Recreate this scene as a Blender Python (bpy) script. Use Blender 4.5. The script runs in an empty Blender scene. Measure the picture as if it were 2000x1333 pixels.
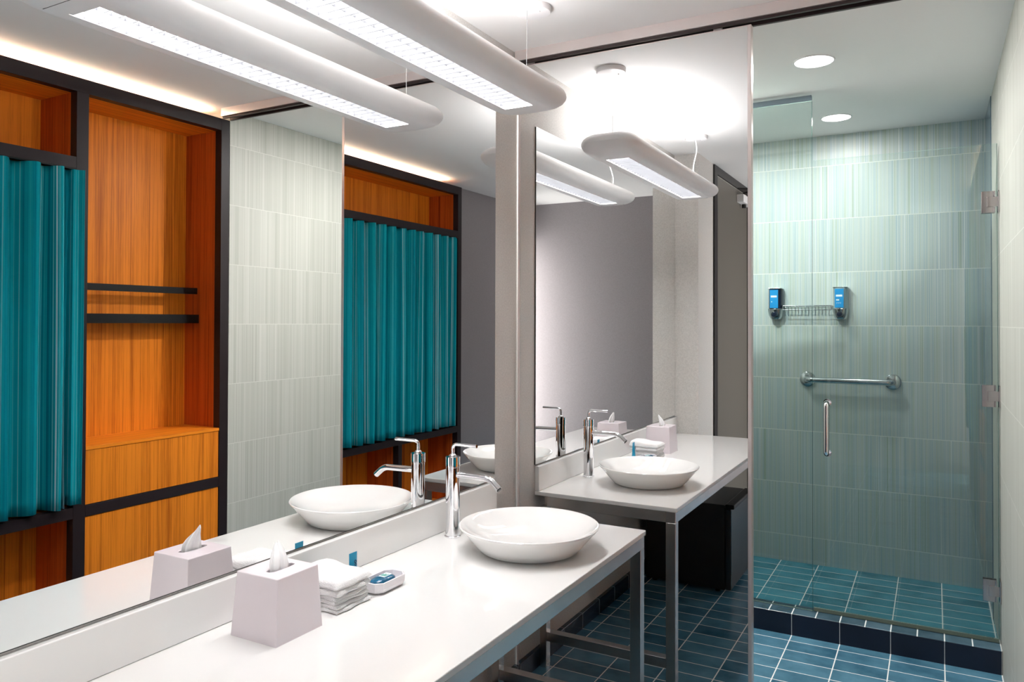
import bpy, bmesh, math, random
from mathutils import Vector, Matrix
random.seed(7)
C = bpy.context.scene.collection
PI = math.pi

# ------------------------------------------------------------------ camera
YAW, PIT, ROL = 0.5063, 0.0125, 0.0029
H = 1.4371                                     # eye height
cam = bpy.data.cameras.new('camera'); camo = bpy.data.objects.new('camera', cam); C.objects.link(camo)
fw = Vector((-math.sin(YAW)*math.cos(PIT), math.cos(YAW)*math.cos(PIT), math.sin(PIT)))
rt = Vector((math.cos(YAW), math.sin(YAW), 0)); up = rt.cross(fw)
cx_ = rt*math.cos(ROL) + up*math.sin(ROL); cy_ = -rt*math.sin(ROL) + up*math.cos(ROL)
m = Matrix((cx_, cy_, -fw)).transposed().to_4x4(); m.translation = (1.4666, 0, H)
camo.matrix_world = m
cam.sensor_width = 36; cam.lens = 36*1489.5/2000; cam.shift_y = -(666.5-612.22)/2000
cam.clip_start = 0.02; cam.clip_end = 60
bpy.context.scene.camera = camo

# ------------------------------------------------------------------ world and exposure
SKY = 11.0                                     # fill daylight through the added, unseen window behind the camera
PEND_DOWN, PEND_UP, DOWN_F, DOWN_B, DOWN_S, COVE = 13.6, 5.2, 5.2, 3.0, 24.0, 6.0
w = bpy.data.worlds.new('world'); bpy.context.scene.world = w; w.use_nodes = True
w.node_tree.nodes['Background'].inputs[0].default_value = (1, .97, .94, 1)
w.node_tree.nodes['Background'].inputs[1].default_value = SKY
vs = bpy.context.scene.view_settings
bpy.context.scene.display_settings.display_device = 'sRGB'
vs.view_transform = 'Standard'; vs.look = 'None'; vs.gamma = 1; vs.use_curve_mapping = False
vs.exposure = 0.68

def area(name, loc, sx, sy, power, col=(1, 1, 1), rot=(0, 0, 0), shape='RECTANGLE', spread=None):
    l = bpy.data.lights.new(name, 'AREA'); l.shape = shape; l.size = sx; l.size_y = sy; l.energy = power; l.color = col
    if spread: l.spread = spread
    o = bpy.data.objects.new(name, l); C.objects.link(o); o.location = loc; o.rotation_euler = rot
    return o

# dimensions (metres, floor z = 0; x away from the mirror wall, y towards the shower)
YD = 2.6827; YM = 2.513; Y0 = .547; X2 = .1507; YB = -.887; WG = 1.88; T = 1.705; YS = 4.7246
ZC = 2.524; ZT = .73; CX = .6028; CY = 2.5085; W = 1.705; WY0 = .446; WY1 = 2.718
YC0, YC1, ZCURB, ZSH = 3.717, 3.846, .0996, .042; YG = 3.80

# lamps
area('pendant_downlight', (.253, 1.64, 2.157+.0218), .10, 1.176, PEND_DOWN, (1, .985, .985))
for sgn in (-1, 1):                            # the lamp's optics throw its uplight out to both sides
    area('pendant_uplight', (.253+sgn*.030, 1.64, 2.157+.102), .04, 1.1, PEND_UP/2, (1, .985, .985), (0, PI-sgn*math.radians(62), 0))
area('shower_lamp_front', (1.033, 3.35, ZC-.012), .14, .14, DOWN_F, (1, .98, .95), shape='DISK')
area('shower_lamp_back', (1.016, 4.325, ZC-.012), .14, .14, DOWN_B, (1, .98, .95), shape='DISK')
area('added_fill_lamp_front', (.40, 3.30, ZC-.012), .14, .14, DOWN_S, (1, .98, .95), shape='DISK')  # added fill lamp, out of sight behind the mirrored door
area('added_fill_lamp_back', (.40, 3.97, ZC-.012), .14, .14, DOWN_S*.22, (1, .98, .95), shape='DISK')  # second added fill lamp, unseen, brightens the stall
area('cove_lamp', (1.80, 1.60, 2.483), .03, 2.05, COVE, (1, .86, .66), (PI, 0, 0))
po = area('fill_window_portal', (1.96, -.645, 1.15), 1.9, .43, 1, rot=(0, PI/2, 0)); po.data.cycles.is_portal = True; po.data.size, po.data.size_y = 1.98, .44  # portal for the added fill window

# ------------------------------------------------------------------ node helpers
def mat(name):
    m = bpy.data.materials.new(name); m.use_nodes = True
    nt = m.node_tree; return m, nt, nt.nodes['Principled BSDF']
def N(nt, t, **k):
    n = nt.nodes.new(t)
    for a, b in k.items(): setattr(n, a, b)
    return n
def setp(b, col=None, rough=None, metal=None, coat=None, spec=None, sheen=None):
    if col is not None: b.inputs['Base Color'].default_value = (*col, 1)
    if rough is not None: b.inputs['Roughness'].default_value = rough
    if metal is not None: b.inputs['Metallic'].default_value = metal
    if coat is not None: b.inputs['Coat Weight'].default_value = coat; b.inputs['Coat Roughness'].default_value = .04
    if spec is not None: b.inputs['Specular IOR Level'].default_value = spec
    if sheen is not None: b.inputs['Sheen Weight'].default_value = sheen
def sc(h):                                     # srgb 0-255 -> linear
    return tuple(((c/255)/12.92 if c/255 <= .04045 else ((c/255+.055)/1.055)**2.4) for c in h)
def simple(name, col, rough=.5, metal=0, coat=None, spec=None, noise=None, bump=None):
    m, nt, b = mat(name); setp(b, col, rough, metal, coat, spec)
    if noise or bump:
        g = N(nt, 'ShaderNodeNewGeometry'); n = N(nt, 'ShaderNodeTexNoise')
        n.inputs['Scale'].default_value = (noise or bump)[0]; n.inputs['Detail'].default_value = 4
        nt.links.new(g.outputs['Position'], n.inputs['Vector'])
        if noise:
            r = N(nt, 'ShaderNodeValToRGB'); a = noise[1]
            r.color_ramp.elements[0].position = .3; r.color_ramp.elements[1].position = .7
            r.color_ramp.elements[0].color = (*[c*(1-a) for c in col], 1); r.color_ramp.elements[1].color = (*[min(1, c*(1+a)) for c in col], 1)
            nt.links.new(n.outputs['Fac'], r.inputs[0]); nt.links.new(r.outputs[0], b.inputs['Base Color'])
        if bump:
            bp = N(nt, 'ShaderNodeBump'); bp.inputs['Strength'].default_value = bump[1]; bp.inputs['Distance'].default_value = bump[2]
            n2 = N(nt, 'ShaderNodeTexNoise'); n2.inputs['Scale'].default_value = bump[0]; nt.links.new(g.outputs['Position'], n2.inputs['Vector'])
            nt.links.new(n2.outputs['Fac'], bp.inputs['Height']); nt.links.new(bp.outputs[0], b.inputs['Normal'])
    return m
def emit(name, col, s):
    m, nt, b = mat(name); setp(b, col, .5)
    b.inputs['Emission Color'].default_value = (*col, 1); b.inputs['Emission Strength'].default_value = s
    return m
def math_(nt, op, a, b=None, c=None):
    n = N(nt, 'ShaderNodeMath', operation=op)
    for i, x in enumerate((a, b, c)):
        if x is None: continue
        if isinstance(x, (int, float)): n.inputs[i].default_value = x
        else: nt.links.new(x, n.inputs[i])
    return n.outputs[0]
def grid_joint(nt, coord, pitch, phase, width):
    # 1 on a joint, 0 on the tile; also returns the cell number
    q = math_(nt, 'DIVIDE', math_(nt, 'SUBTRACT', coord, phase), pitch)
    fr = math_(nt, 'FRACT', q)
    d = math_(nt, 'ABSOLUTE', math_(nt, 'SUBTRACT', fr, .5))
    j = math_(nt, 'GREATER_THAN', d, .5 - width/pitch/2)
    return j, math_(nt, 'FLOOR', q)

# striped ceramic wall tile: thin vertical lines, different in every tile
def wall_tile(name, along, stops, phase, rough=.28, wide=.612, jit=1.0, vj=.35, fs=170, ms=22, jw=.0036, jc=(226, 228, 222)):
    m, nt, b = mat(name); L = nt.links
    g = N(nt, 'ShaderNodeNewGeometry'); s = N(nt, 'ShaderNodeSeparateXYZ'); L.new(g.outputs['Position'], s.inputs[0])
    a = s.outputs[along]; z = s.outputs[2]
    jz, cz = grid_joint(nt, z, .3075, H-.0113, jw)
    ja, ca = grid_joint(nt, a, wide, phase, .0022)
    cell = math_(nt, 'MULTIPLY', cz, 3.7*jit)
    def streak(sc_, off, zs):
        c = N(nt, 'ShaderNodeCombineXYZ')
        L.new(math_(nt, 'MULTIPLY', a, sc_), c.inputs[0]); L.new(math_(nt, 'ADD', cell, off), c.inputs[1]); L.new(math_(nt, 'MULTIPLY', z, zs), c.inputs[2])
        n = N(nt, 'ShaderNodeTexNoise'); n.inputs['Scale'].default_value = 1; n.inputs['Detail'].default_value = 3; n.inputs['Roughness'].default_value = .7
        L.new(c.outputs[0], n.inputs['Vector']); return n.outputs['Fac']
    fine = streak(fs, 0, .2); mid = streak(ms, 5, .1)
    mix = math_(nt, 'ADD', math_(nt, 'MULTIPLY', fine, .62), math_(nt, 'MULTIPLY', mid, .38))
    r = N(nt, 'ShaderNodeValToRGB'); cr = r.color_ramp
    while len(cr.elements) < len(stops): cr.elements.new(.5)
    for e, (p, col) in zip(cr.elements, stops): e.position = p; e.color = (*sc(col), 1)
    L.new(mix, r.inputs[0])
    j = math_(nt, 'MAXIMUM', jz, math_(nt, 'MULTIPLY', ja, vj))
    mx = N(nt, 'ShaderNodeMix', data_type='RGBA'); L.new(j, mx.inputs[0]); L.new(r.outputs[0], mx.inputs[6]); mx.inputs[7].default_value = (*sc(jc), 1)
    L.new(mx.outputs[2], b.inputs['Base Color'])
    bp = N(nt, 'ShaderNodeBump'); bp.inputs['Strength'].default_value = .5; bp.inputs['Distance'].default_value = .0008
    hgt = math_(nt, 'SUBTRACT', math_(nt, 'MULTIPLY', fine, .4), math_(nt, 'MULTIPLY', j, 1.0)); L.new(hgt, bp.inputs['Height']); L.new(bp.outputs[0], b.inputs['Normal'])
    setp(b, rough=rough)
    return m

def floor_tile(name, c1, c2, px, phx, py, phy, axis=(0, 1), rough=.22, grout=(228, 232, 232), gw=.0046):
    m, nt, b = mat(name); L = nt.links
    g = N(nt, 'ShaderNodeNewGeometry'); s = N(nt, 'ShaderNodeSeparateXYZ'); L.new(g.outputs['Position'], s.inputs[0])
    jx, ix = grid_joint(nt, s.outputs[axis[0]], px, phx, gw); jy, iy = grid_joint(nt, s.outputs[axis[1]], py, phy, gw)
    j = math_(nt, 'MAXIMUM', jx, jy)
    n = N(nt, 'ShaderNodeTexNoise'); n.inputs['Scale'].default_value = 9; n.inputs['Detail'].default_value = 5; L.new(g.outputs['Position'], n.inputs['Vector'])
    c = N(nt, 'ShaderNodeCombineXYZ'); L.new(ix, c.inputs[0]); L.new(iy, c.inputs[1]); wn = N(nt, 'ShaderNodeTexWhiteNoise', noise_dimensions='2D'); L.new(c.outputs[0], wn.inputs['Vector'])
    f = math_(nt, 'ADD', math_(nt, 'MULTIPLY', n.outputs['Fac'], .7), math_(nt, 'MULTIPLY', wn.outputs['Value'], .3))
    r = N(nt, 'ShaderNodeValToRGB'); r.color_ramp.elements[0].position = .3; r.color_ramp.elements[1].position = .75
    r.color_ramp.elements[0].color = (*sc(c1), 1); r.color_ramp.elements[1].color = (*sc(c2), 1); L.new(f, r.inputs[0])
    mx = N(nt, 'ShaderNodeMix', data_type='RGBA'); L.new(j, mx.inputs[0]); L.new(r.outputs[0], mx.inputs[6]); mx.inputs[7].default_value = (*sc(grout), 1)
    L.new(mx.outputs[2], b.inputs['Base Color'])
    rr = math_(nt, 'ADD', math_(nt, 'MULTIPLY', j, .5), rough); L.new(rr, b.inputs['Roughness'])
    bp = N(nt, 'ShaderNodeBump'); bp.inputs['Strength'].default_value = .4; bp.inputs['Distance'].default_value = .001; bp.invert = True
    L.new(math_(nt, 'ADD', j, math_(nt, 'MULTIPLY', n.outputs['Fac'], .25)), bp.inputs['Height']); L.new(bp.outputs[0], b.inputs['Normal'])
    return m

def wood(name, dark, light, along, rough=.33):
    m, nt, b = mat(name); L = nt.links
    g = N(nt, 'ShaderNodeNewGeometry')
    def ns(scale, det):
        mp = N(nt, 'ShaderNodeMapping'); mp.inputs['Scale'].default_value = scale; L.new(g.outputs['Position'], mp.inputs[0])
        n = N(nt, 'ShaderNodeTexNoise'); n.inputs['Scale'].default_value = 1; n.inputs['Detail'].default_value = det; n.inputs['Roughness'].default_value = .65; n.inputs['Distortion'].default_value = .6
        L.new(mp.outputs[0], n.inputs[0]); return n.outputs['Fac']
    sa = [120, 120, 120]; sa[along] = 1.0; sb = [30, 30, 30]; sb[along] = .45; s3 = [300, 300, 300]; s3[along] = 9
    f = math_(nt, 'ADD', math_(nt, 'ADD', math_(nt, 'MULTIPLY', ns(sa, 3), .45), math_(nt, 'MULTIPLY', ns(sb, 2), .4)), math_(nt, 'MULTIPLY', ns(s3, 1), .15))
    r = N(nt, 'ShaderNodeValToRGB'); cr = r.color_ramp; cr.elements[0].position = .33; cr.elements[1].position = .54
    cr.elements[0].color = (*dark, 1); cr.elements[1].color = (*light, 1); L.new(f, r.inputs[0]); L.new(r.outputs[0], b.inputs['Base Color'])
    setp(b, rough=rough+.1, spec=.14)
    return m

def fabric(name):
    m, nt, b = mat(name); L = nt.links
    a = N(nt, 'ShaderNodeAttribute', attribute_name='cloth_u')
    def ns(s_, d):
        c = N(nt, 'ShaderNodeCombineXYZ'); L.new(math_(nt, 'MULTIPLY', a.outputs['Fac'], s_), c.inputs[0])
        n = N(nt, 'ShaderNodeTexNoise', noise_dimensions='3D'); n.inputs['Scale'].default_value = 1; n.inputs['Detail'].default_value = d; n.inputs['Roughness'].default_value = .7
        L.new(c.outputs[0], n.inputs[0]); return n.outputs['Fac']
    f = math_(nt, 'ADD', math_(nt, 'MULTIPLY', ns(120, 2), .45), math_(nt, 'MULTIPLY', ns(24, 3), .55))
    r = N(nt, 'ShaderNodeValToRGB'); cr = r.color_ramp
    st = [(.30, (0, 78, 94)), (.42, (0, 112, 130)), (.49, (0, 138, 152)), (.54, (20, 158, 166)), (.575, (176, 202, 210)), (.612, (70, 168, 178)), (.68, (0, 124, 146))]
    while len(cr.elements) < len(st): cr.elements.new(.5)
    for e, (p, c) in zip(cr.elements, st): e.position = p; e.color = (*sc(c), 1)
    L.new(f, r.inputs[0]); L.new(r.outputs[0], b.inputs['Base Color']); setp(b, rough=.8, spec=.1)
    return m

def glass(name, tint, ior=1.5):
    m = bpy.data.materials.new(name); m.use_nodes = True; nt = m.node_tree; nt.nodes.clear(); L = nt.links
    o = N(nt, 'ShaderNodeOutputMaterial'); t = N(nt, 'ShaderNodeBsdfTransparent'); t.inputs[0].default_value = (*tint, 1)
    gl = N(nt, 'ShaderNodeBsdfGlossy'); gl.inputs['Roughness'].default_value = 0.0; gl.inputs[0].default_value = (.9, 1, .97, 1)
    fr = N(nt, 'ShaderNodeFresnel'); fr.inputs[0].default_value = ior
    mx = N(nt, 'ShaderNodeMixShader'); L.new(fr.outputs[0], mx.inputs[0]); L.new(t.outputs[0], mx.inputs[1]); L.new(gl.outputs[0], mx.inputs[2]); L.new(mx.outputs[0], o.inputs[0])
    return m

M = {}
M['ceiling'] = simple('ceiling_paint', (.87, .865, .86), .8, bump=(90, .05, .001))
M['vinyl'] = simple('grey_wallcovering', sc((204, 201, 197)), .6, noise=(160, .10), bump=(260, .35, .001))
M['mauve'] = simple('mauve_grey_wallcovering', sc((150, 144, 147)), .65, noise=(120, .05), bump=(260, .3, .001))
M['wt_back'] = wall_tile('striped_tile_blue', 0, [(.33, (134, 156, 138)), (.42, (172, 188, 174)), (.47, (208, 211, 207)), (.51, (186, 200, 198)), (.55, (150, 176, 188)), (.59, (206, 212, 210)), (.67, (234, 235, 232))], 1.09-.612, jit=0.15, vj=0, fs=330, ms=60, rough=.40)
M['wt_right'] = wall_tile('striped_tile_grey', 1, [(.30, (160, 159, 150)), (.45, (176, 176, 168)), (.55, (187, 187, 180)), (.70, (202, 201, 195))], 3.1875, jit=.4, rough=.5, vj=.12, jw=.0030, jc=(204, 204, 197))
M['floor'] = floor_tile('slate_blue_tile', (50, 96, 120), (96, 144, 168), .2045, 1.4976, .1065, 3.65)
M['shfloor'] = floor_tile('slate_blue_tile_shower', (34, 110, 130), (76, 160, 182), .2060, 1.493, .1065, 4.624)
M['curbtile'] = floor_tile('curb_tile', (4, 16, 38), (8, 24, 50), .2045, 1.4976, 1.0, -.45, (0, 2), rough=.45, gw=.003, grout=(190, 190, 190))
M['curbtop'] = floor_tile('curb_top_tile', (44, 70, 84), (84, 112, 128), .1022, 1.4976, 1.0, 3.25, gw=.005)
M['cove'] = floor_tile('cove_base_tile', (16, 26, 46), (26, 38, 60), .2045, 1.8519, 1.0, -.45, (1, 2), gw=.003, grout=(150, 155, 160))
M['wood'] = wood('teak_veneer', sc((150, 70, 14)), sc((226, 130, 34)), 2)
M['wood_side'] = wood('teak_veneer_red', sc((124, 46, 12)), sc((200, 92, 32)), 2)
M['woodh'] = wood('teak_veneer_flat', sc((160, 76, 12)), sc((232, 132, 32)), 1)
M['frame'] = simple('espresso_frame', sc((34, 24, 27)), .45, spec=.3)
M['black'] = simple('black_rail', sc((12, 11, 12)), .45, spec=.25)
M['steel'] = simple('brushed_steel', (.72, .70, .68), .27, 1, noise=(14, .06))
M['steelb'] = simple('bright_steel', (.84, .76, .74), .32, .7)
M['dark_slot'] = simple('track_recess', sc((50, 36, 36)), .5)
M['chrome'] = simple('chrome', (.86, .86, .88), .04, 1)
M['satin'] = simple('satin_steel', (.52, .56, .58), .18, 1)
M['nickel'] = simple('nickel', (.46, .43, .44), .16, 1)
M['quartz'] = simple('white_quartz', sc((236, 235, 233)), .12, coat=.3)
M['ceramic'] = simple('white_ceramic', sc((242, 241, 239)), .06, coat=.6)
M['mirror'] = simple('mirror_silver', (.93, .935, .93), 0.0, 1)
M['mirroredge'] = simple('mirror_edge', (.03, .035, .035), .3)
M['lampwhite'] = simple('white_enamel', (.86, .85, .86), .38)
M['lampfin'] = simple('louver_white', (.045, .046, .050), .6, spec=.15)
M['tube'] = emit('lamp_diffuser', (1, .985, .985), 1.5)
M['canlamp'] = emit('downlight_lens', (1, .985, .96), 4.0)
M['covelamp'] = emit('cove_strip_lens', (1, .86, .66), 3.0)
M['tissuebox'] = simple('lacquered_box', sc((231, 221, 226)), .22, coat=.3)
M['tissue'] = simple('tissue_paper', sc((244, 244, 244)), .9)
M['slot'] = simple('slot_dark', (.02, .02, .02), .6)
M['towel'] = simple('terry_cotton', (.90, .89, .89), .95, bump=(420, 1.0, .004))
M['tubeblue'] = simple('blue_plastic', sc((28, 150, 190)), .3)
M['label_blue'] = simple('label_bright_blue', sc((20, 142, 208)), .35)
M['label_dark'] = simple('ink_dark', sc((14, 34, 70)), .4)
M['label_white'] = simple('ink_white', sc((225, 240, 245)), .4)
M['label_green'] = simple('ink_green', sc((60, 160, 140)), .4)
M['wrap'] = simple('soap_wrapper', sc((8, 92, 128)), .18, coat=.5)
M['dish'] = simple('white_dish', sc((240, 236, 240)), .2, coat=.4)
M['fridge'] = simple('black_appliance', sc((14, 14, 15)), .45)
M['fridgefront'] = simple('black_appliance_front', sc((26, 26, 29)), .35)
M['doorleaf'] = simple('grey_door_paint', sc((102, 98, 91)), .4)
M['doorframe'] = simple('door_frame_black', sc((30, 28, 27)), .4)
M['tank_dark'] = simple('smoked_tank', sc((10, 26, 48)), .12)
M['tank_clear'] = simple('clear_tank', sc((140, 160, 165)), .1)
M['seal'] = simple('door_sweep', sc((106, 116, 104)), .4)
M['glass'] = glass('green_glass', (.95, .985, .975))
M['edgeglass'] = simple('glass_edge', sc((40, 96, 90)), .1)
M['fabric'] = fabric('striped_teal_fabric')
M['cord'] = simple('white_cord', sc((238, 238, 238)), .5)
M['grille'] = simple('cable_steel', (.55, .55, .56), .3, 1)

# ------------------------------------------------------------------ mesh helpers
def bm_(): return bmesh.new()
def box(bm, x0, x1, y0, y1, z0, z1, mi=0):
    v = [bm.verts.new((x, y, z)) for x in (x0, x1) for y in (y0, y1) for z in (z0, z1)]
    q = [(0, 1, 3, 2), (4, 6, 7, 5), (0, 4, 5, 1), (2, 3, 7, 6), (0, 2, 6, 4), (1, 5, 7, 3)]
    fs = [bm.faces.new([v[i] for i in f]) for f in q]
    for f in fs: f.material_index = mi
    return fs
def tube(bm, pts, r, n=16, caps=True):
    pts = [Vector(p) for p in pts]; rings = []
    t0 = (pts[1]-pts[0]).normalized(); ref = Vector((0, 0, 1)) if abs(t0.z) < .9 else Vector((1, 0, 0))
    u = t0.cross(ref).normalized()
    for i, p in enumerate(pts):
        t = (pts[min(i+1, len(pts)-1)]-pts[max(i-1, 0)]).normalized()
        u = (u - t*u.dot(t)).normalized(); v = t.cross(u)
        rr = r[i] if isinstance(r, (list, tuple)) else r
        rings.append([bm.verts.new(p+u*rr*math.cos(a)+v*rr*math.sin(a)) for a in [2*PI*k/n for k in range(n)]])
    for a, b in zip(rings, rings[1:]):
        for k in range(n): bm.faces.new((a[k], a[(k+1) % n], b[(k+1) % n], b[k])).smooth = True
    if caps:
        bm.faces.new(rings[0][::-1]); bm.faces.new(rings[-1])
def lathe(bm, prof, c=(0, 0, 0), n=48, axis='z'):
    # prof: (radius, height) ; radius 0 closes
    rings = []
    def P(r, h, a):
        p = {'z': (r*math.cos(a), r*math.sin(a), h), 'y': (r*math.cos(a), h, -r*math.sin(a)), 'x': (h, r*math.cos(a), r*math.sin(a))}[axis]
        return Vector(p)+Vector(c)
    for r, h in prof:
        if r <= 1e-7: rings.append([bm.verts.new(P(0, h, 0))])
        else: rings.append([bm.verts.new(P(r, h, 2*PI*k/n)) for k in range(n)])
    for a, b in zip(rings, rings[1:]):
        for k in range(n):
            k2 = (k+1) % n
            if len(a) == 1 and len(b) == 1: continue
            if len(a) == 1: f = (a[0], b[k2], b[k])
            elif len(b) == 1: f = (a[k], a[k2], b[0])
            else: f = (a[k], a[k2], b[k2], b[k])
            bm.faces.new(f).smooth = True
def bend(pts, r, n=6):
    # rounds the corners of a polyline
    pts = [Vector(p) for p in pts]; out = [pts[0]]
    for a, b, c in zip(pts, pts[1:], pts[2:]):
        d1 = (a-b).normalized(); d2 = (c-b).normalized()
        p, q = b+d1*r, b+d2*r
        for k in range(n+1):
            t = k/n; out.append(p*(1-t)**2+b*2*t*(1-t)+q*t*t)
    out.append(pts[-1]); return out
def obj(name, bm, mats, parent=None, bevel=0, seg=2, sub=0, autosmooth=False, loc=None):
    bmesh.ops.recalc_face_normals(bm, faces=bm.faces)
    me = bpy.data.meshes.new(name); bm.to_mesh(me); bm.free()
    for m_ in (mats if isinstance(mats, (list, tuple)) else [mats]): me.materials.append(m_)
    o = bpy.data.objects.new(name, me); C.objects.link(o)
    if parent:
        o.parent = parent; o.matrix_parent_inverse = Matrix.Identity(4)
        off = Vector(parent.location); p = parent.parent
        while p: off += Vector(p.location); p = p.parent
        me.transform(Matrix.Translation(-off))
    if any(f.use_smooth for f in me.polygons) and not bevel: me.set_sharp_from_angle(angle=math.radians(38))
    if bevel:
        b = o.modifiers.new('bevel', 'BEVEL'); b.width = bevel; b.segments = seg; b.limit_method = 'ANGLE'; b.angle_limit = math.radians(50)
        for f in me.polygons: f.use_smooth = True
        wn = o.modifiers.new('wn', 'WEIGHTED_NORMAL'); wn.keep_sharp = True
    if sub:
        s = o.modifiers.new('sub', 'SUBSURF'); s.levels = s.render_levels = sub
        for f in me.polygons: f.use_smooth = True
    return o
def thing(name, label, cat, loc, group=None):
    o = bpy.data.objects.new(name, None); o.empty_display_size = .05; C.objects.link(o)
    o.location = loc; o['label'] = label; o['category'] = cat
    if group: o['group'] = group
    return o
def tag(o, label, cat, group=None):
    o['label'] = label; o['category'] = cat
    if group: o['group'] = group
    return o
def struct(o, label=None):
    o['kind'] = 'structure'
    if label: o['label'] = label
    return o
def sbox(name, m_, *a, bevel=0, label=None):
    bm = bm_(); box(bm, *a); return struct(obj(name, bm, m_, bevel=bevel), label)
def pbox(name, m_, parent, *a, bevel=0, seg=2):
    bm = bm_(); box(bm, *a); return obj(name, bm, m_, parent, bevel=bevel, seg=seg)

# ------------------------------------------------------------------ the room shell
TH = .10
sbox('floor', M['floor'], -.106, 2.15, YB-.1, YS+.1, -.05, 0)
sbox('floor_shower', M['shfloor'], -.006, T, YC1-.002, YS, .0002, ZSH)
sbox('ceiling', M['ceiling'], -.106, 2.15, YB-TH, YS+TH, ZC, ZC+.08)
WL = -.006
sbox('wall_left', M['vinyl'], WL-TH, WL, Y0, YS+TH, 0, ZC, label='mottled grey wallcovering wall behind the vanity mirror')
bm = bm_(); box(bm, WL-TH, X2, YB-TH, Y0, 0, ZC)
# opening for the entry door is left solid behind the leaf; the frame is set on the face
struct(obj('wall_hall', bm, M['vinyl']))
sbox('wall_back', M['mauve'], X2, 2.15, YB-TH, YB, 0, ZC)
bm = bm_(); box(bm, WG, 2.15, -.42, WY0, 0, ZC); box(bm, WG, 2.15, YB, -.87, 0, ZC); box(bm, WG, 2.15, -.8699, -.4201, 0, .12); box(bm, WG, 2.15, -.8699, -.4201, 2.16, ZC)
struct(obj('wall_right', bm, M['mauve']))
bm = bm_()
for a in ((-.8695, -.845, .1205, 2.1595), (-.445, -.4205, .1205, 2.1595), (-.8445, -.4455, .1205, .145), (-.8445, -.4455, 2.135, 2.1595)): box(bm, 2.05, 2.09, *a)
wf = struct(obj('fill_window_1', bm, M['lampwhite']))  # added window, out of view, opened to let fill light in
sbox('wall_wardrobe', M['ceiling'], 2.05, 2.15, WY0, WY1+.02, 0, ZC)
sbox('wall_right_tiled', M['wt_right'], T, T+.35, WY1+.002, YS+TH, 0, ZC)
sbox('wall_shower', M['wt_back'], WL, T, YS, YS+TH, 0, ZC)
sbox('baseboard_left', M['cove'], WL, .016, Y0, YD+.004, 0, .075, bevel=.004)
# blue-grey strip painting the grazing reflection on the right wall's far end
sbox('wall_reflection_strip', simple('painted_reflection', sc((104, 124, 140)), .12), T-.004, T, 4.27, YS, ZSH, ZC)
bm = bm_(); box(bm, WL, T, YC0, YC1, -.02, ZCURB)
for f in bm.faces:
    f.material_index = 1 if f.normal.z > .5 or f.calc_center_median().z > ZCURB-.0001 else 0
o = obj('trim_2', bm, [M['curbtile'], M['curbtop']], bevel=.006, seg=3); struct(o, 'navy tiled curb across the shower entrance')

# sliding door track
bm = bm_(); box(bm, 0, T, 2.662, 2.670, 2.484, ZC+.001)
o = obj('trim_3', bm, M['steelb']); struct(o, 'pink-toned steel ceiling track over the mirrored door')
pbox('track_side', M['steelb'], o, 0, T, 2.728, 2.736, 2.484, ZC)
bm = bm_(); box(bm, .002, T-.002, 2.6705, 2.682, 2.474, 2.523); box(bm, .002, T-.002, 2.716, 2.7275, 2.474, 2.523); box(bm, .002, T-.002, 2.682, 2.716, 2.510, 2.523)
o = obj('track_channel', bm, M['dark_slot'], o)

# ------------------------------------------------------------------ mirrored sliding door
d1 = thing('door_1', 'tall mirrored sliding door in a slim steel frame beside the shower', 'door', (.46, YD, 0)); del d1['category']; d1['kind'] = 'structure'
ZD = 2.468
pbox('mirror_panel', M['mirror'], d1, .015, .9045, YD, YD+.006, .015, ZD-.004)
pbox('backing', M['doorframe'], d1, .014, .9055, YD+.0065, YD+.027, .014, ZD-.004)
for nm, a in (('stile', (.9050, .9176, YD-.0015, YD+.029, .010, ZD)), ('stile', (.006, .0145, YD-.0015, YD+.029, .010, ZD)),
              ('top_rail', (.0147, .9048, YD-.001, YD+.029, ZD-.0035, ZD)), ('bottom_rail', (.0147, .9048, YD-.001, YD+.029, .008, .0145))):
    pbox(nm, M['steelb'], d1, *a, bevel=.001)
for x in (.055, .800):
    bm = bm_(); box(bm, x-.015, x+.015, YD+.008, YD+.020, ZD+.0005, ZD+.035); lathe(bm, [(0, 0), (.011, 0), (.011, .006), (0, .006)], (x, YD+.001, ZD+.02), 16, 'y')
    obj('roller_hanger', bm, M['steelb'], d1)

# ------------------------------------------------------------------ entry door in the hall wall
d2 = thing('door_2', 'grey hotel entry door with a closer at its top', 'door', (X2, -.40, 0)); del d2['category']; d2['kind'] = 'structure'
bm = bm_(); f0, f1 = -.883, .178
box(bm, X2, X2+.012, .098, f1, 0, ZC-.004); box(bm, X2, X2+.012, f0, .098, 2.462, ZC-.004); box(bm, X2, X2+.012, f0, f0+.012, 0, 2.462)
obj('door_frame', bm, M['doorframe'], d2, bevel=.002)
pbox('door_leaf', M['doorleaf'], d2, X2+.001, X2+.006, -.862, .094, .01, 2.455, bevel=.001)
for z in (.3, 1.42, 2.22):
    bm = bm_(); tube(bm, [(X2+.016, -.866, z-.05), (X2+.016, -.866, z+.05)], .007, 10)
    obj('hinge', bm, M['satin'], d2)
cl = pbox('closer', M['lampwhite'], d2, X2+.006, X2+.060, -.80, -.50, 2.355, 2.415, bevel=.005)
bm = bm_(); tube(bm, [(X2+.035, -.62, 2.352), (X2+.035, -.62, 2.325)], .016, 14); tube(bm, [(X2+.035, -.62, 2.42), (X2+.035, -.62, 2.44)], .010, 12); obj('spindle', bm, M['doorframe'], cl)
bm = bm_(); tube(bm, [(X2+.035, -.62, 2.44), (X2+.16, -.50, 2.443), (X2+.03, -.42, 2.446)], .006, 8); obj('arm', bm, M['doorframe'], cl)

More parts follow.
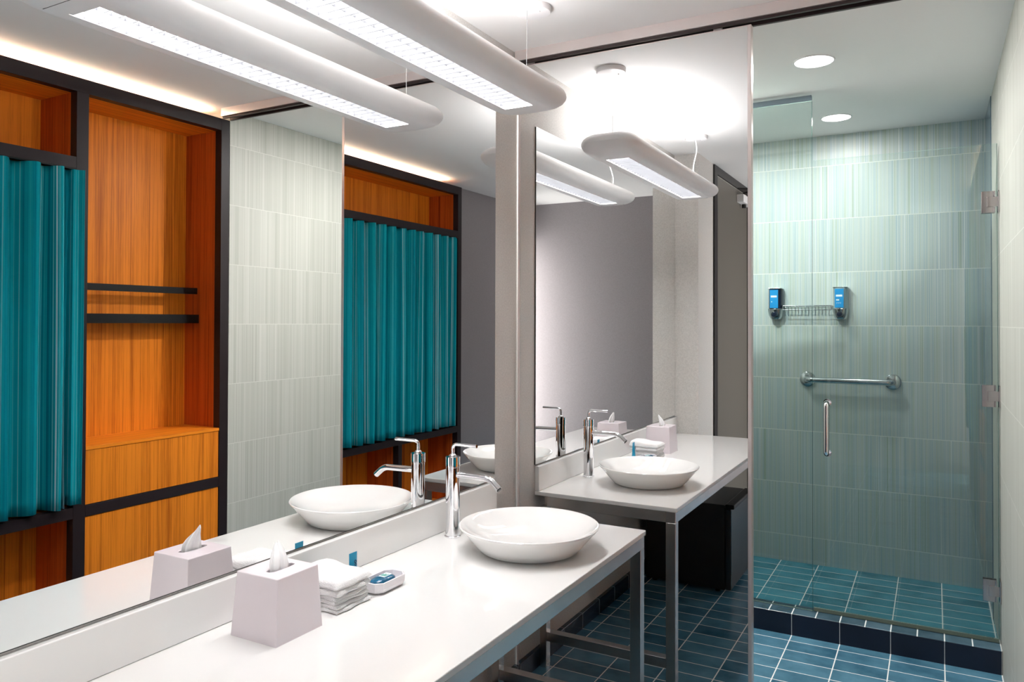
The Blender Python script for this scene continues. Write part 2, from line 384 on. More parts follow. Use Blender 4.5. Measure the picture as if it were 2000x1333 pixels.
# ------------------------------------------------------------------ wall mirror
mr = thing('wall_mirror', 'large frameless mirror on the wall above the vanity backsplash', 'mirror', (0, 1.53, .84))
bm = bm_(); box(bm, -.0015, 0, Y0+.002, YM, .8425, 2.2645); obj('mirror_glass', bm, M['mirror'], mr)
pbox('mirror_backing', M['mirroredge'], mr, WL, -.0016, Y0+.002, YM+.0006, .8400, 2.2648)

# ------------------------------------------------------------------ vanity
ct = thing('countertop', 'long flat white quartz vanity top on a steel stand', 'countertop', (.3, 1.53, ZT-.017))
bm = bm_(); box(bm, WL, CX, Y0+.001, CY, ZT-.017, ZT)
for v in bm.verts: pass
ed = [e for e in bm.edges if all(abs(v.co.y-CY) < 1e-6 and abs(v.co.x-CX) < 1e-6 for v in e.verts)]
bmesh.ops.bevel(bm, geom=ed, offset=.008, segments=4, affect='EDGES', profile=.5)
obj('slab', bm, M['quartz'], ct, bevel=.0025, seg=3)
bm = bm_(); box(bm, WL, .0135, Y0+.001, CY, ZT+.0004, .8345); tag(obj('backsplash', bm, M['quartz'], bevel=.003, seg=3), 'long low white quartz upstand between countertop and mirror', 'backsplash')

vs_ = thing('vanity_stand', 'brushed steel tube stand carrying the white vanity top', 'stand', (.3, 1.53, 0))
zt = ZT-.0175; lw = .038; xo = CX-.006; yo = CY-.004
pbox('apron_rail', M['steel'], vs_, xo-lw, xo, Y0+.004, yo, zt-.042, zt, bevel=.0015)
pbox('apron_rail', M['steel'], vs_, .018, .018+.03, Y0+.004, yo-lw, zt-.042, zt, bevel=.0015)
pbox('end_rail', M['steel'], vs_, .0485, xo-lw-.0005, yo-lw, yo, zt-.042, zt, bevel=.0015)
pbox('end_rail', M['steel'], vs_, .0485, xo-lw-.0005, Y0+.004, Y0+.004+lw, zt-.042, zt, bevel=.0015)
for (x0, y0) in ((xo-lw, yo-lw), (.018, yo-lw), (xo-lw, Y0+.004), (.018, Y0+.004)):
    pbox('leg', M['steel'], vs_, x0, x0+(lw if x0 > .1 else .030), y0, y0+lw, 0, zt-.0425, bevel=.0015)
for y0 in (yo-lw, Y0+.004):
    pbox('crossbar', M['steel'], vs_, .0485, xo-lw-.0005, y0, y0+lw, .112, .150, bevel=.0015)

# vessel sink
sk = thing('vessel_sink', 'round white ceramic vessel sink on the vanity top', 'sink', (.357, 2.115, ZT))
R = .218
prof = [(0, .0005), (.142, .0005), (.152, .003), (.160, .009), (.178, .029), (.197, .052), (.211, .068), (R, .0765), (R+.0005, .079), (R-.002, .0808), (R-.006, .0795), (.196, .066), (.165, .043), (.125, .024), (.08, .0145), (.026, .012)]
bm = bm_(); lathe(bm, prof, (.357, 2.115, ZT), 72); obj('bowl', bm, M['ceramic'], sk)
bm = bm_(); lathe(bm, [(0, .014), (.020, .0145), (.026, .0138), (.0265, .0118), (0, .0118)], (.357, 2.115, ZT), 24); obj('drain', bm, M['chrome'], sk)

# faucet
fx, fy = .0705, 2.117
fc = thing('faucet', 'tall chrome single lever faucet behind the vessel sink', 'faucet', (fx, fy, ZT))
bm = bm_(); lathe(bm, [(0, 0), (.027, 0), (.027, .004), (.0255, .0055), (.0232, .0058), (.0232, .2290), (.0222, .2300), (.0222, .2320), (.0246, .2330), (.0246, .2620), (.0238, .2640), (.0130, .2645), (.0122, .2685), (.0095, .2715), (.0062, .2735), (.0056, .280), (0, .280)], (fx, fy, ZT), 40)
obj('body', bm, M['chrome'], fc)
sp = bend([(fx+.020, fy, ZT+.206), (fx+.143, fy-.001, ZT+.204), (fx+.178, fy-.003, ZT+.174)], .020, 8)
bm = bm_(); tube(bm, sp, .0105, 20); obj('spout', bm, M['chrome'], fc)
bm = bm_(); tube(bm, bend([(fx, fy, ZT+.2785), (fx, fy, ZT+.305), (fx+.094, fy-.002, ZT+.305)], .017, 8), .0058, 14)
obj('lever', bm, M['chrome'], fc)
bm = bm_(); a = Vector((fx+.178, fy-.003, ZT+.174)); dd = Vector((.035, -.002, -.030)).normalized(); tube(bm, [a+dd*.0005, a+dd*.003], .0085, 16); obj('aerator', bm, M['doorframe'], fc)

# tissue cover
tb = thing('tissue_box', 'white lacquered tissue box cover with a tissue pulled up', 'tissue box', (.145, 1.278, ZT))
bm = bm_(); xb0, xb1, yb0, yb1 = .073, .2155, 1.206, 1.350; tx0, tx1, ty0, ty1 = .082, .2085, 1.2155, 1.3415; hz = .1435
sx0, sx1, sy0, sy1 = .138, .162, 1.243, 1.320
b4 = [bm.verts.new(p) for p in ((xb0, yb0, ZT), (xb1, yb0, ZT), (xb1, yb1, ZT), (xb0, yb1, ZT))]
t4 = [bm.verts.new(p) for p in ((tx0, ty0, ZT+hz), (tx1, ty0, ZT+hz), (tx1, ty1, ZT+hz), (tx0, ty1, ZT+hz))]
cxs, cys = (sx0+sx1)/2, (sy0+sy1)/2; nseg = 32
hole = []
for k in range(nseg):
    a = 2*PI*k/nseg - 3*PI/4
    ca, sa = math.cos(a), math.sin(a); q = 3.0
    hole.append((cxs+(sx1-sx0)/2*math.copysign(abs(ca)**(2/q), ca), cys+(sy1-sy0)/2*math.copysign(abs(sa)**(2/q), sa)))
hv = [bm.verts.new((x, y, ZT+hz)) for x, y in hole]; hd = [bm.verts.new((x, y, ZT+hz-.012)) for x, y in hole]
for k in range(4): bm.faces.new((b4[k], b4[(k+1) % 4], t4[(k+1) % 4], t4[k]))
for q in range(4):
    s = [hv[(q*8+i) % nseg] for i in range(9)]
    for i in range(4): bm.faces.new((t4[q], s[i+1], s[i]))
    bm.faces.new((t4[q], t4[(q+1) % 4], s[4]))
    for i in range(4, 8): bm.faces.new((t4[(q+1) % 4], s[i+1], s[i]))
for k in range(nseg): bm.faces.new((hv[k], hv[(k+1) % nseg], hd[(k+1) % nseg], hd[k]))
obj('cover', bm, M['tissuebox'], tb, bevel=.0022, seg=3)
bm = bm_(); bm.faces.new([bm.verts.new((x, y, ZT+hz-.0125)) for x, y in hole]); box(bm, sx0-.02, sx1+.02, sy0-.01, sy1+.01, ZT+hz-.030, ZT+hz-.013); obj('slot_shade', bm, M['slot'], tb)  # black fill that paints the shade inside the slot
# tissue: pleated cone-like sheet
bm = bm_(); rows = []; nu, nv = 40, 14
apex = Vector((.132, 1.287, ZT+hz+.054))
for j in range(nv+1):
    t = j/nv; row = []
    for i in range(nu):
        a = 2*PI*i/nu; pl = 1+.22*math.sin(5*a+1.3*t)+.10*math.sin(11*a+2)
        rx, ry = .009*pl, .023*pl
        base = Vector((cxs+rx*math.cos(a), cys-.002+ry*math.sin(a), ZT+hz-.010))
        mid = Vector((cxs+.004+.017*pl*math.cos(a), cys-.006+.026*pl*math.sin(a), ZT+hz+.018))
        p = base*(1-t)**2 + mid*2*t*(1-t) + (apex+Vector((.002*math.cos(a), .003*math.sin(a), .005*math.sin(2*a))))*t*t
        row.append(bm.verts.new(p))
    rows.append(row)
for a, b in zip(rows, rows[1:]):
    for i in range(nu): bm.faces.new((a[i], a[(i+1) % nu], b[(i+1) % nu], b[i])).smooth = True
bm.faces.new(rows[-1])
obj('tissue', bm, M['tissue'], tb)

# folded washcloths: soft stacked lips with rounded fold edges
def cloth(x0, x1, y0, y1, z0, lips, name, label, rot=0, puff=0):
    cx, cy = (x0+x1)/2, (y0+y1)/2
    t = thing(name, label, 'washcloth', (cx, cy, z0), 'folded washcloths stacked on the vanity')
    bm = bm_(); n = 30; zb = z0; c_, s_ = math.cos(rot), math.sin(rot)
    for L_, (th, ix, iy) in enumerate(lips):
        g = [[], []]; top = L_ == len(lips)-1
        for s in (0, 1):
            for i in range(n+1):
                row = []
                for j in range(n+1):
                    a, b = math.sin((i/n-.5)*PI), math.sin((j/n-.5)*PI)
                    wx, wy = (x1-x0)/2-ix, (y1-y0)/2-iy
                    da, db = (1-abs(a))*wx, (1-abs(b))*wy; r = th*.62
                    e = 1.0
                    for d in (da, db):
                        if d < r: e *= math.sqrt(max(0, 1-(1-d/r)**2))
                    px, py = a*wx, b*wy
                    px += .0022*math.sin(py*85+L_*2+z0*400); py += .0022*math.sin(px*70+L_+z0*300)
                    zm = zb+th/2; zz = zm+(th/2 if s else -th/2)*e
                    if top and s: zz += puff*e*(.5-.5*a)*(.75+.25*math.cos(b*1.5)) + .0016*e*math.sin(px*75+1)*math.cos(py*60)
                    if top and not s: pass
                    row.append(bm.verts.new((cx+px*c_-py*s_, cy+px*s_+py*c_, zz)))
                g[s].append(row)
        for s in (0, 1):
            for i in range(n):
                for j in range(n):
                    q = (g[s][i][j], g[s][i+1][j], g[s][i+1][j+1], g[s][i][j+1]); bm.faces.new(q if s else q[::-1]).smooth = True
        for i in range(n):
            for j in (0, n): bm.faces.new((g[0][i][j], g[0][i+1][j], g[1][i+1][j], g[1][i][j])).smooth = True
        for j in range(n):
            for i in (0, n): bm.faces.new((g[0][i][j], g[0][i][j+1], g[1][i][j+1], g[1][i][j])).smooth = True
        zb += th*.93
    o = obj('folded_cloth', bm, M['towel'], t)
    for e in o.data.edges: e.use_edge_sharp = False
    return t
cloth(.066, .207, 1.408, 1.537, ZT+.0005, [(.0100, 0, 0), (.0100, .004, .003)], 'washcloth', 'white folded washcloth at the bottom of the stack', .02)
cloth(.064, .202, 1.412, 1.533, ZT+.0200, [(.0100, .001, 0), (.0095, 0, .002)], 'washcloth', 'white folded washcloth in the middle of the stack', -.035)
cloth(.054, .205, 1.408, 1.540, ZT+.0390, [(.0165, 0, 0), (.0190, -.001, .001)], 'washcloth', 'white puffy folded washcloth on top of the stack', .01, .016)

# cosmetic tube standing behind the towels
ct2 = thing('lotion_tube', 'slim bright blue toiletry tube standing behind the washcloths', 'tube', (.098, 1.592, ZT))
tx, ty = .098, 1.592
bm = bm_(); rings = []
for t_, (a, b) in ((0, (.0105, .0105)), (.14, (.0125, .0125)), (.16, (.0130, .0115)), (.6, (.0145, .0075)), (.88, (.0160, .0022)), (1, (.0162, .0009))):
    rings.append([bm.verts.new((tx+b*math.cos(k*PI/12)*.8+.0*t_, ty+a*math.sin(k*PI/12), ZT+.0005+.088*t_)) for k in range(24)])
for a, b in zip(rings, rings[1:]):
    for k in range(24): bm.faces.new((a[k], a[(k+1) % 24], b[(k+1) % 24], b[k])).smooth = True
bm.faces.new(rings[0][::-1]); bm.faces.new(rings[-1])
obj('body', bm, M['tubeblue'], ct2)
bm = bm_(); lathe(bm, [(.0046, 0), (.0046, .0006), (.0024, .0006), (.0024, 0), (.0046, 0)], (tx+.0080, ty, ZT+.066), 24, 'x')
lathe(bm, [(.0036, 0), (.0036, .0006), (.0020, .0006), (.0020, 0), (.0036, 0)], (tx+.0090, ty, ZT+.058), 24, 'x'); obj('emblem', bm, M['label_dark'], ct2)
bm = bm_()
for z, w_ in ((.049, .0045), (.0455, .0055), (.042, .005)): box(bm, tx+.0088, tx+.0100, ty-w_, ty+w_, ZT+z, ZT+z+.0016)
obj('print', bm, M['label_white'], ct2)

# soap dish and soap
def chamfer(x0, x1, y0, y1, c): return [(x0+c, y0), (x1-c, y0), (x1, y0+c), (x1, y1-c), (x1-c, y1), (x0+c, y1), (x0, y1-c), (x0, y0+c)]
sd = thing('soap_dish', 'small white octagonal soap dish on the vanity top', 'soap dish', (.183, 1.617, ZT))
bm = bm_(); X0, X1, Ya, Yb = .146, .217, 1.557, 1.680
secs = [(.010, .0035), (.004, .0045), (.0005, .014), (0, .030), (.0022, .031), (.004, .030), (.006, .012), (.011, .0085)]
rings = []
for ins, z in secs:
    rings.append([bm.verts.new((x, y, ZT+z)) for x, y in chamfer(X0+ins, X1-ins, Ya+ins, Yb-ins, .016)])
for a, b in zip(rings, rings[1:]):
    for k in range(8): bm.faces.new((a[k], a[(k+1) % 8], b[(k+1) % 8], b[k]))
bm.faces.new(rings[0][::-1]); bm.faces.new(rings[-1])
obj('tray', bm, M['dish'], sd)
bm = bm_()
box(bm, X0+.016, X1-.016, Ya+.016, Yb-.016, ZT+.0002, ZT+.0034); obj('foot', bm, M['dish'], sd)
so = thing('soap_bar', 'blue wrapped soap bar lying in the soap dish', 'soap', (.182, 1.612, ZT+.0088))
bm = bm_(); bmesh.ops.create_uvsphere(bm, u_segments=40, v_segments=20, radius=1)
for v in bm.verts:
    p = v.co; q = 3.2
    n_ = (abs(p.x)**q+abs(p.y)**q+abs(p.z)**q)**(1/q); p /= n_
    v.co = Vector((.182+p.x*.0222, 1.614+p.y*.038, ZT+.0212+p.z*.0122))
for f in bm.faces: f.smooth = True
obj('wrapper', bm, M['wrap'], so)
pbox('label', M['label_white'], so, .1725, .1925, 1.606, 1.640, ZT+.0331, ZT+.0339, bevel=.0003)
bm = bm_()
for i in range(4): box(bm, .175+i*.0042, .1776+i*.0042, 1.612, 1.626+.004*(i % 2), ZT+.0339, ZT+.0342)
obj('print', bm, M['label_green'], so)

# ------------------------------------------------------------------ pendant light
pl_ = thing('pendant_light', 'long white louvered pendant light hung over the vanity', 'light', (.253, 1.64, 2.157))
PX = .253; ZB = 2.157; LW = .0525; LY0, LY1 = 1.050, 2.230; ya, yb = .990, 2.300
def plan_ring(bm, insx, insy, z, r):
    hw_ = .129-insx; e0, e1 = .895+insy, 2.395-insy; r = min(r, hw_-.001); pts = []
    for cx0, cy0, a0 in ((PX+hw_-r, e1-r, 0), (PX-hw_+r, e1-r, 90), (PX-hw_+r, e0+r, 180), (PX+hw_-r, e0+r, 270)):
        for k in range(11):
            a = math.radians(a0+9*k); pts.append(bm.verts.new((cx0+r*math.cos(a), cy0+r*math.sin(a), ZB+z)))
    return pts
bm = bm_()
lv = [(.050, .100, 0, .045), (.036, .082, .0015, .055), (.024, .060, .007, .062), (.014, .038, .015, .068), (.006, .018, .026, .074), (.0015, .005, .038, .078), (0, 0, .047, .080),
      (.0015, .0015, .056, .079), (.007, .007, .067, .075), (.018, .018, .077, .066), (.034, .034, .085, .05), (.056, .056, .090, .035), (.076, .076, .091, .02)]
rings = [plan_ring(bm, *q) for q in lv]; nr = len(rings[0])
for a, b in zip(rings, rings[1:]):
    for k in range(nr): bm.faces.new((a[k], a[(k+1) % nr], b[(k+1) % nr], b[k])).smooth = True
def hole_fill(ring, x0, x1, y0, y1, z):
    h = [bm.verts.new(p) for p in ((x0, y0, z), (x1, y0, z), (x1, y1, z), (x0, y1, z))]
    es_ = [bm.edges.new((h[k], h[(k+1) % 4])) for k in range(4)]
    es_ += [bm.edges.get((ring[k], ring[(k+1) % nr])) for k in range(nr)]
    bmesh.ops.triangle_fill(bm, edges=es_, use_beauty=True, use_dissolve=False)
    return h
hl = hole_fill(rings[0], PX-LW, PX+LW, LY0, LY1, ZB)
hole_fill(rings[-1], PX-.047, PX+.047, LY0+.03, LY1-.03, ZB+.091)
hu = [bm.verts.new(v.co+Vector((0, 0, .022))) for v in hl]
for k in range(4): bm.faces.new((hl[k], hl[(k+1) % 4], hu[(k+1) % 4], hu[k]))
obj('housing', bm, M['lampwhite'], pl_)
pbox('end_seam', M['mirroredge'], pl_, PX-.075, PX+.075, 1.0030, 1.0045, ZB-.0004, ZB+.0010)
bm = bm_(); box(bm, PX-LW+.0005, PX+LW-.0005, LY0+.0005, LY1-.0005, ZB+.0225, ZB+.0245); obj('diffuser', bm, M['tube'], pl_)
bm = bm_(); nf = 33
for k in range(1, nf):
    y = LY0+(LY1-LY0)*k/nf; box(bm, PX-LW+.001, PX+LW-.001, y-.0007, y+.0007, ZB+.001, ZB+.020)
box(bm, PX-.0007, PX+.0007, LY0+.001, LY1-.001, ZB+.012, ZB+.020)
obj('louver', bm, M['lampfin'], pl_)
pbox('louver_end_plate', M['lampwhite'], pl_, PX-LW+.001, PX+LW-.001, LY0+.0008, LY0+.010, ZB+.0008, ZB+.0030)
bm = bm_(); box(bm, PX-.045, PX+.045, LY0+.032, LY1-.032, ZB+.084, ZB+.087); obj('uplight_lens', bm, M['tube'], pl_)
bm = bm_(); box(bm, PX-.060, PX+.060, LY0, LY1, ZB+.080, ZB+.0835); obj('reflector', bm, M['lampwhite'], pl_)
for yy in (2.32, .985):
    bm = bm_(); lathe(bm, [(0, -.0215), (.052, -.0215), (.060, -.019), (.0635, -.013), (.0635, -.0008), (0, -.0008)], (PX+.006, yy, ZC), 48)
    lathe(bm, [(0, -.026), (.003, -.026), (.003, -.0217), (0, -.0217)], (PX+.036, yy-.01, ZC), 10)
    obj('canopy', bm, M['lampwhite'], pl_)
    yb_ = yy - .035 if yy > 1.5 else yy+.03
    bm = bm_(); tube(bm, [(PX+.002, yb_, ZC-.022), (PX, yb_, ZB+.0905)], .0011, 8); obj('cable', bm, M['grille'], pl_)
bm = bm_(); pts = []
for k in range(30):
    t = k/29; pts.append((PX+.006+.012*math.sin(t*6.5), 1.012+.012*math.sin(t*5), ZC-.022-(ZC-.022-ZB-.091)*t))
tube(bm, pts, .0032, 8); obj('power_cord', bm, M['cord'], pl_)

# ------------------------------------------------------------------ recessed downlights
def downlight(x, y, r, label):
    t = thing('recessed_light', label, 'light', (x, y, ZC), 'recessed ceiling downlights')
    bm = bm_(); lathe(bm, [(0, -.003), (r-.003, -.003), (r-.003, -.0008), (0, -.0008)], (x, y, ZC), 48); obj('lens', bm, M['canlamp'], t)
    bm = bm_(); lathe(bm, [(r-.0028, -.0045), (r+.002, -.0045), (r+.004, -.0008), (r-.0028, -.0008), (r-.0028, -.0045)], (x, y, ZC), 48); obj('trim_ring', bm, M['lampwhite'], t)
downlight(1.033, 3.35, .078, 'round recessed ceiling light in front of the shower glass')
downlight(1.016, 4.325, .073, 'round recessed ceiling light inside the shower stall')

downlight(.40, 3.30, .078, 'round added fill light in the ceiling, hidden behind the mirrored door')  # added fixtures for the hidden fill lamps, this and the next
downlight(.40, 3.97, .078, 'round added fill light in the ceiling, hidden at the far left of the shower stall')

# ------------------------------------------------------------------ mini fridge under the vanity
fr = thing('mini_fridge', 'black mini fridge standing on the floor tiles under the vanity', 'fridge', (.28, 1.02, 0))
pbox('cabinet', M['fridge'], fr, .05, .486, .785, 1.262, .018, .470, bevel=.006)
dr = pbox('fridge_door', M['fridgefront'], fr, .4885, .520, .785, 1.262, .022, .448, bevel=.006)
pbox('handle', M['black'], fr, .4885, .536, .785, 1.262, .450, .474, bevel=.006)
pbox('door_edge_trim', M['satin'], dr, .5195, .5215, 1.2575, 1.2605, .03, .445)
for x in (.09, .44):
    for y in (.82, 1.22):
        bm = bm_(); tube(bm, [(x, y, 0), (x, y, .0175)], .014, 12); obj('foot', bm, M['black'], fr)

# ------------------------------------------------------------------ wardrobe
wd = thing('wardrobe', 'built-in teak wardrobe with espresso frame opposite the vanity', 'wardrobe', (1.85, 1.58, 0))
FD = .045; XB = 1.975; XE = 2.045; zTop = 2.4735; zTi = 2.4135; r1t, r1b = 2.134, 2.085; lrt, lrb = .652, .606; dv0, dv1 = 1.919, 1.9715; yi0, yi1 = .4965, 2.6665
fp = 1.705
bm = bm_()
box(bm, fp, fp+FD, WY0, yi0, 0, zTop); obj('front_stile', bm, M['frame'], wd, bevel=.001)
bm = bm_(); box(bm, fp, fp+FD, yi1, WY1, 0, zTop); obj('front_stile', bm, M['frame'], wd, bevel=.001)
bm = bm_(); box(bm, fp, fp+FD, dv0, dv1, 0, zTi-.0003); obj('front_stile', bm, M['frame'], wd, bevel=.001)
pbox('top_rail', M['frame'], wd, fp, fp+FD, yi0+.0003, yi1-.0003, zTi, zTop, bevel=.001)
pbox('shelf_rail', M['frame'], wd, fp, fp+FD, yi0+.0003, dv0-.0003, r1b, r1t, bevel=.001)
pbox('lower_rail', M['frame'], wd, fp, fp+FD, yi0+.0003, dv0-.0003, lrb, lrt, bevel=.001)
pbox('lower_rail', M['frame'], wd, fp, fp+FD, dv1+.0003, yi1-.0003, lrb-.002, lrt, bevel=.001)
pbox('plinth', M['frame'], wd, fp, fp+FD, yi0+.0003, dv0-.0003, 0, .08)
pbox('plinth', M['frame'], wd, fp, fp+FD, dv1+.0003, yi1-.0003, 0, .08)
pbox('front_stile', M['frame'], wd, fp, fp+FD, 1.182, 1.222, .0803, lrb-.0003)
bx_ = fp+FD+.0003
# carcass
pbox('top_panel', M['woodh'], wd, bx_, XE, WY0+.002, WY1-.002, zTi, zTop-.004)
pbox('side_panel', M['frame'], wd, bx_, XE, WY0+.001, WY0+.020, 0, zTi-.0003)
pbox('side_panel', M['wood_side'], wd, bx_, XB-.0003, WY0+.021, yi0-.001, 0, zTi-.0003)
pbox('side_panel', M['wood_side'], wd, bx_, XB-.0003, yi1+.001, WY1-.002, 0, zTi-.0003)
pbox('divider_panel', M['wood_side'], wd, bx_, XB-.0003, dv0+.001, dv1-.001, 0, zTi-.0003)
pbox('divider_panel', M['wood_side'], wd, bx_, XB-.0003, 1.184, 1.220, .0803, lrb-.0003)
pbox('back_panel', M['wood'], wd, XB, XB+.018, WY0+.021, WY1-.002, 0, zTi-.0003)
pbox('shelf', M['woodh'], wd, bx_, XB-.0003, yi0, dv0, r1b+.010, r1t)
pbox('shelf', M['woodh'], wd, bx_, XB-.0003, yi0, dv0, lrb+.010, lrt)
pbox('bottom_panel', M['wood'], wd, bx_, XB-.0003, yi0, dv0, .060, .0800)
# niche: ledge, drawer and lower panel
pbox('ledge', M['woodh'], wd, fp+.001, XB-.0003, dv1+.0005, yi1-.0005, .886, .9005, bevel=.001)
pbox('drawer', M['wood'], wd, fp+.004, fp+.024, dv1+.002, yi1-.002, lrt+.002, .8845, bevel=.001)
pbox('lower_drawer', M['wood'], wd, fp+.004, fp+.024, dv1+.002, yi1-.002, .083, lrb-.004, bevel=.001)
pbox('clothes_rail', M['black'], wd, 1.878, 1.896, dv1+.0005, yi1-.0005, 1.5805, 1.612)
pbox('niche_shelf', M['black'], wd, 1.865, XB-.0003, dv1+.0005, yi1-.0005, 1.430, 1.474)
# cove strip lying on the wardrobe top
cs = thing('cove_light', 'warm light strip on top of the wardrobe', 'light', (1.80, 1.60, zTop-.004))
bm = bm_(); box(bm, 1.775, 1.815, .57, 2.63, zTop-.0038, zTop+.003); obj('channel', bm, M['satin'], cs)
bm = bm_(); box(bm, 1.78, 1.81, .575, 2.625, zTop+.0032, zTop+.0055); obj('lens', bm, M['covelamp'], cs)

# curtain
cu = thing('closet_curtain', 'teal striped curtain hanging across the wardrobe opening', 'curtain', (1.70, 1.2, .66))
bm = bm_(); n, nz = 900, 26; la = bm.verts.layers.float.new('cloth_u')
y0, y1 = .500, 1.942; xs = []
rng = random.Random(4); ph = 0; prevx = prevy = None; arc = 0
keys = []; y = y0
while y < y1+.2:
    keys.append((y, rng.uniform(.8, 1.2), rng.uniform(.088, .128))); y += keys[-1][2]
def wave(y):
    # alternating folds with a drifting wavelength
    acc = 0
    for k, (ky, am, ln) in enumerate(keys):
        if y < ky+ln:
            t = (y-ky)/ln; return am*math.sin(2*PI*t), k, t
    return 0, 0, 0
cols = []
for i in range(n+1):
    y = y0+(y1-y0)*i/n; wv, k, t = wave(y)
    row = []
    for j in range(nz+1):
        s = j/nz; z = .664+(2.078-.664)*s
        amp = .034*(1-.15*s)+.004*math.sin(k*2.1+s*3)
        drift = .010*math.sin(k*1.7+1)*(1-s)
        w2, _, _ = wave(min(y1, max(y0, y+drift)))
        x = 1.708+amp*w2+.004*math.sin(y*60+s*2)
        if y > 1.905: x = min(x, 1.7005)-.003*(y-1.905)/.04
        hem = .0025*math.sin(y*40) if j == 0 else 0
        v = bm.verts.new((x, y, z+hem))
        row.append(v)
    # arc length in the middle row
    mv = row[nz//2].co
    if prevx is not None: arc += math.hypot(mv.x-prevx, mv.y-prevy)
    prevx, prevy = mv.x, mv.y
    for v in row: v[la] = arc
    cols.append(row)
for a, b in zip(cols, cols[1:]):
    for j in range(nz): bm.faces.new((a[j], a[j+1], b[j+1], b[j])).smooth = True
co = obj('cloth', bm, M['fabric'], cu); sm = co.modifiers.new('thick', 'SOLIDIFY'); sm.thickness = .0015
bm = bm_(); box(bm, 1.702, 1.712, y0, y1-.025, 2.0790, 2.0846); obj('curtain_track', bm, M['black'], cu)

# ------------------------------------------------------------------ shower glass
gp = thing('shower_screen', 'fixed green-tinted glass panel left of the shower door', 'glass panel', (.5, YG, ZCURB))
pbox('glass_pane', M['glass'], gp, .002, .9650, YG-.005, YG+.005, ZCURB+.0015, 2.483)
pbox('header_rail', simple('grey_blue_header', sc((104, 118, 128)), .4, .3), gp, .002, .9650, YG-.012, YG+.012, 2.4835, 2.508, bevel=.001)
pbox('glass_edge', M['edgeglass'], gp, .9652, .9664, YG-.0048, YG+.0048, ZCURB+.002, 2.482)
pbox('bottom_channel', M['satin'], gp, .002, .9650, YG-.009, YG+.009, ZCURB+.0002, ZCURB+.0012)
gd = thing('shower_door', 'hinged green-tinted glass shower door with chrome pull', 'shower door', (1.33, YG, .12))
dx0, dx1, dz0, dz1 = .9700, 1.697, .118, 2.200
pbox('glass_pane', M['glass'], gd, dx0, dx1, YG-.005, YG+.005, dz0, dz1)
pbox('glass_edge', M['edgeglass'], gd, dx1+.0002, dx1+.0014, YG-.0048, YG+.0048, dz0, dz1)
pbox('door_sweep', M['seal'], gd, dx0, dx1, YG-.006, YG+.006, ZCURB+.003, dz0-.0003)
for z in (1.953, 1.134, .318):
    hg = None
    bm = bm_(); 
    for s in (-1, 1):
        a, b = (YG-.016, YG-.0053) if s < 0 else (YG+.0053, YG+.016)
        box(bm, 1.640, 1.684, a, b, z-.046, z+.046)
        box(bm, 1.684, 1.690, a, b, z+.022, z+.046); box(bm, 1.684, 1.690, a, b, z-.046, z-.022)
    hg = obj('hinge', bm, M['nickel'], gd, bevel=.0012)
    bm = bm_(); box(bm, 1.6605, 1.7035, YG-.0195, YG-.0165, z-.021, z+.021)
    box(bm, 1.699, 1.7045, YG-.030, YG+.030, z-.046, z+.046)
    obj('wall_plate', bm, M['nickel'], hg, bevel=.001)
hx = 1.031
bm = bm_(); tube(bm, bend([(hx, YG-.0055, 1.072), (hx, YG-.052, 1.072), (hx, YG-.052, .840), (hx, YG-.0055, .840)], .020, 8), .0125, 18)
lathe(bm, [(.0128, 0), (.0175, 0), (.0175, .004), (.0128, .004)], (hx, YG-.0095, 1.072), 24, 'y'); lathe(bm, [(.0128, 0), (.0175, 0), (.0175, .004), (.0128, .004)], (hx, YG-.0095, .840), 24, 'y')
obj('pull_handle', bm, M['chrome'], gd)

# grab bar
gb = thing('grab_bar', 'short horizontal steel grab bar on the shower back wall', 'grab bar', (1.03, YS, 1.115))
zz = 1.114
bm = bm_(); tube(bm, bend([(.818, YS-.010, zz), (.818, YS-.062, zz), (1.262, YS-.062, zz), (1.262, YS-.010, zz)], .030, 8), .0165, 20); obj('bar', bm, M['satin'], gb)
for x in (.818, 1.262):
    bm = bm_(); lathe(bm, [(0, -.016), (.034, -.016), (.042, -.011), (.044, -.0005), (0, -.0005)], (x, YS, zz), 36, 'y'); obj('flange', bm, M['satin'], gb)

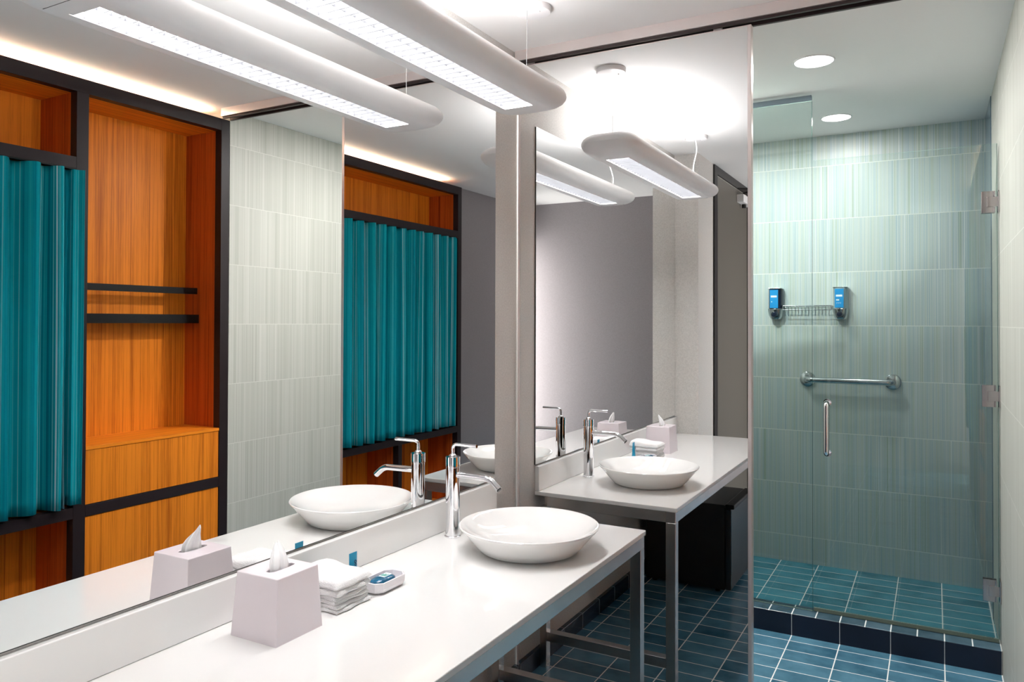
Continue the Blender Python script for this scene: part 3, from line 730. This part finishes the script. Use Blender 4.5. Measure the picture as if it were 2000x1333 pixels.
# dispensers
def dispenser(x, dark, label):
    t = thing('soap_dispenser', label, 'dispenser', (x, YS, 1.46), 'wall dispensers in the shower')
    z0, z1 = 1.462, 1.640; hw = .041; yf = YS-.078
    bm = bm_()
    prof = [(x+hw*math.sin(a), YS-.006-.070*math.cos(a)**.55 if math.cos(a) > 0 else YS-.006) for a in [(-90+180*k/20)*PI/180 for k in range(21)]]
    lo = [bm.verts.new((px, py, z0+.062)) for px, py in prof]; hi = [bm.verts.new((px, py, z1)) for px, py in prof]
    for k in range(20): bm.faces.new((lo[k], lo[k+1], hi[k+1], hi[k])).smooth = True
    bm.faces.new((lo[20], lo[0], hi[0], hi[20])); bm.faces.new(lo[::-1]); bm.faces.new(hi)
    obj('tank', bm, M['tank_dark'] if dark else M['tank_clear'], t)
    lx = x-.004
    bm = bm_(); box(bm, lx-.023, lx+.023, YS-.0795, YS-.0772, z0+.066, z1-.006); lb = obj('label', bm, M['label_blue'], t)
    lb.data.transform(Matrix.Identity(4))
    bm = bm_(); zl = z1-.050; box(bm, lx-.017, lx+.016, YS-.0801, YS-.0796, zl, zl+.011)
    if not dark:
        box(bm, lx-.016, lx, YS-.0801, YS-.0796, zl-.022, zl-.015)
        for k in range(5): tube(bm, [(lx-.014+k*.005, YS-.0800, zl-.040+.004*(k % 2)), (lx-.011+k*.005, YS-.0800, zl-.032-.003*(k % 2))], .0008, 6)
    else:
        box(bm, lx-.015, lx-.010, YS-.0801, YS-.0796, zl-.028, zl-.023)
    obj('print', bm, M['label_white'], lb)
    pbox('cap', M['satin'], t, x-hw+.002, x+hw-.002, YS-.070, YS-.002, z1+.0003, z1+.005, bevel=.001)
    bm = bm_()
    vs1 = []
    for zq, s, d in ((z0, .62, .060), (z0+.022, .86, .074), (z0+.0615, 1.0, .079)):
        vs1.append([bm.verts.new(p) for p in ((x-hw*s, YS-.001, zq), (x-hw*s, YS-d+.018, zq), (x-hw*s*.55, YS-d, zq), (x+hw*s*.55, YS-d, zq), (x+hw*s, YS-d+.018, zq), (x+hw*s, YS-.001, zq))])
    for a, b in zip(vs1, vs1[1:]):
        for k in range(6): bm.faces.new((a[k], a[(k+1) % 6], b[(k+1) % 6], b[k]))
    bm.faces.new(vs1[0][::-1]); bm.faces.new(vs1[-1]); obj('bracket', bm, M['satin'], t, bevel=.002)
    bm = bm_(); lathe(bm, [(0, -.012), (.008, -.0118), (.0135, -.010), (.016, -.004), (.016, 0), (0, 0)], (x-.004, YS-.0765, z0+.028), 28, 'y'); obj('push_button', bm, M['tank_dark'], t)
dispenser(.647, True, 'left wall dispenser with dark tank and blue label')
dispenser(1.000, False, 'right wall dispenser with clear tank and blue label')
ra = thing('wire_shelf', 'chrome wire shelf fixed between the two shower dispensers', 'shelf', (.82, YS, 1.53))
bm = bm_()
for y_, z_ in ((YS-.012, 1.540), (YS-.075, 1.540), (YS-.075, 1.516)): tube(bm, [(.693, y_, z_), (.954, y_, z_)], .003, 8)
for x_ in (.694, .953): tube(bm, [(x_, YS-.003, 1.540), (x_, YS-.075, 1.540), (x_, YS-.075, 1.516)], .0028, 8)
obj('rail', bm, M['satin'], ra)
for k in range(14):
    x_ = .706+k*.0182
    bm = bm_(); tube(bm, bend([(x_, YS-.010, 1.538), (x_, YS-.079, 1.538), (x_+.001, YS-.081, 1.500), (x_-.001, YS-.062, 1.478), (x_-.004, YS-.052, 1.496)], .006, 4), .0019, 6); obj('wire', bm, M['satin'], ra)
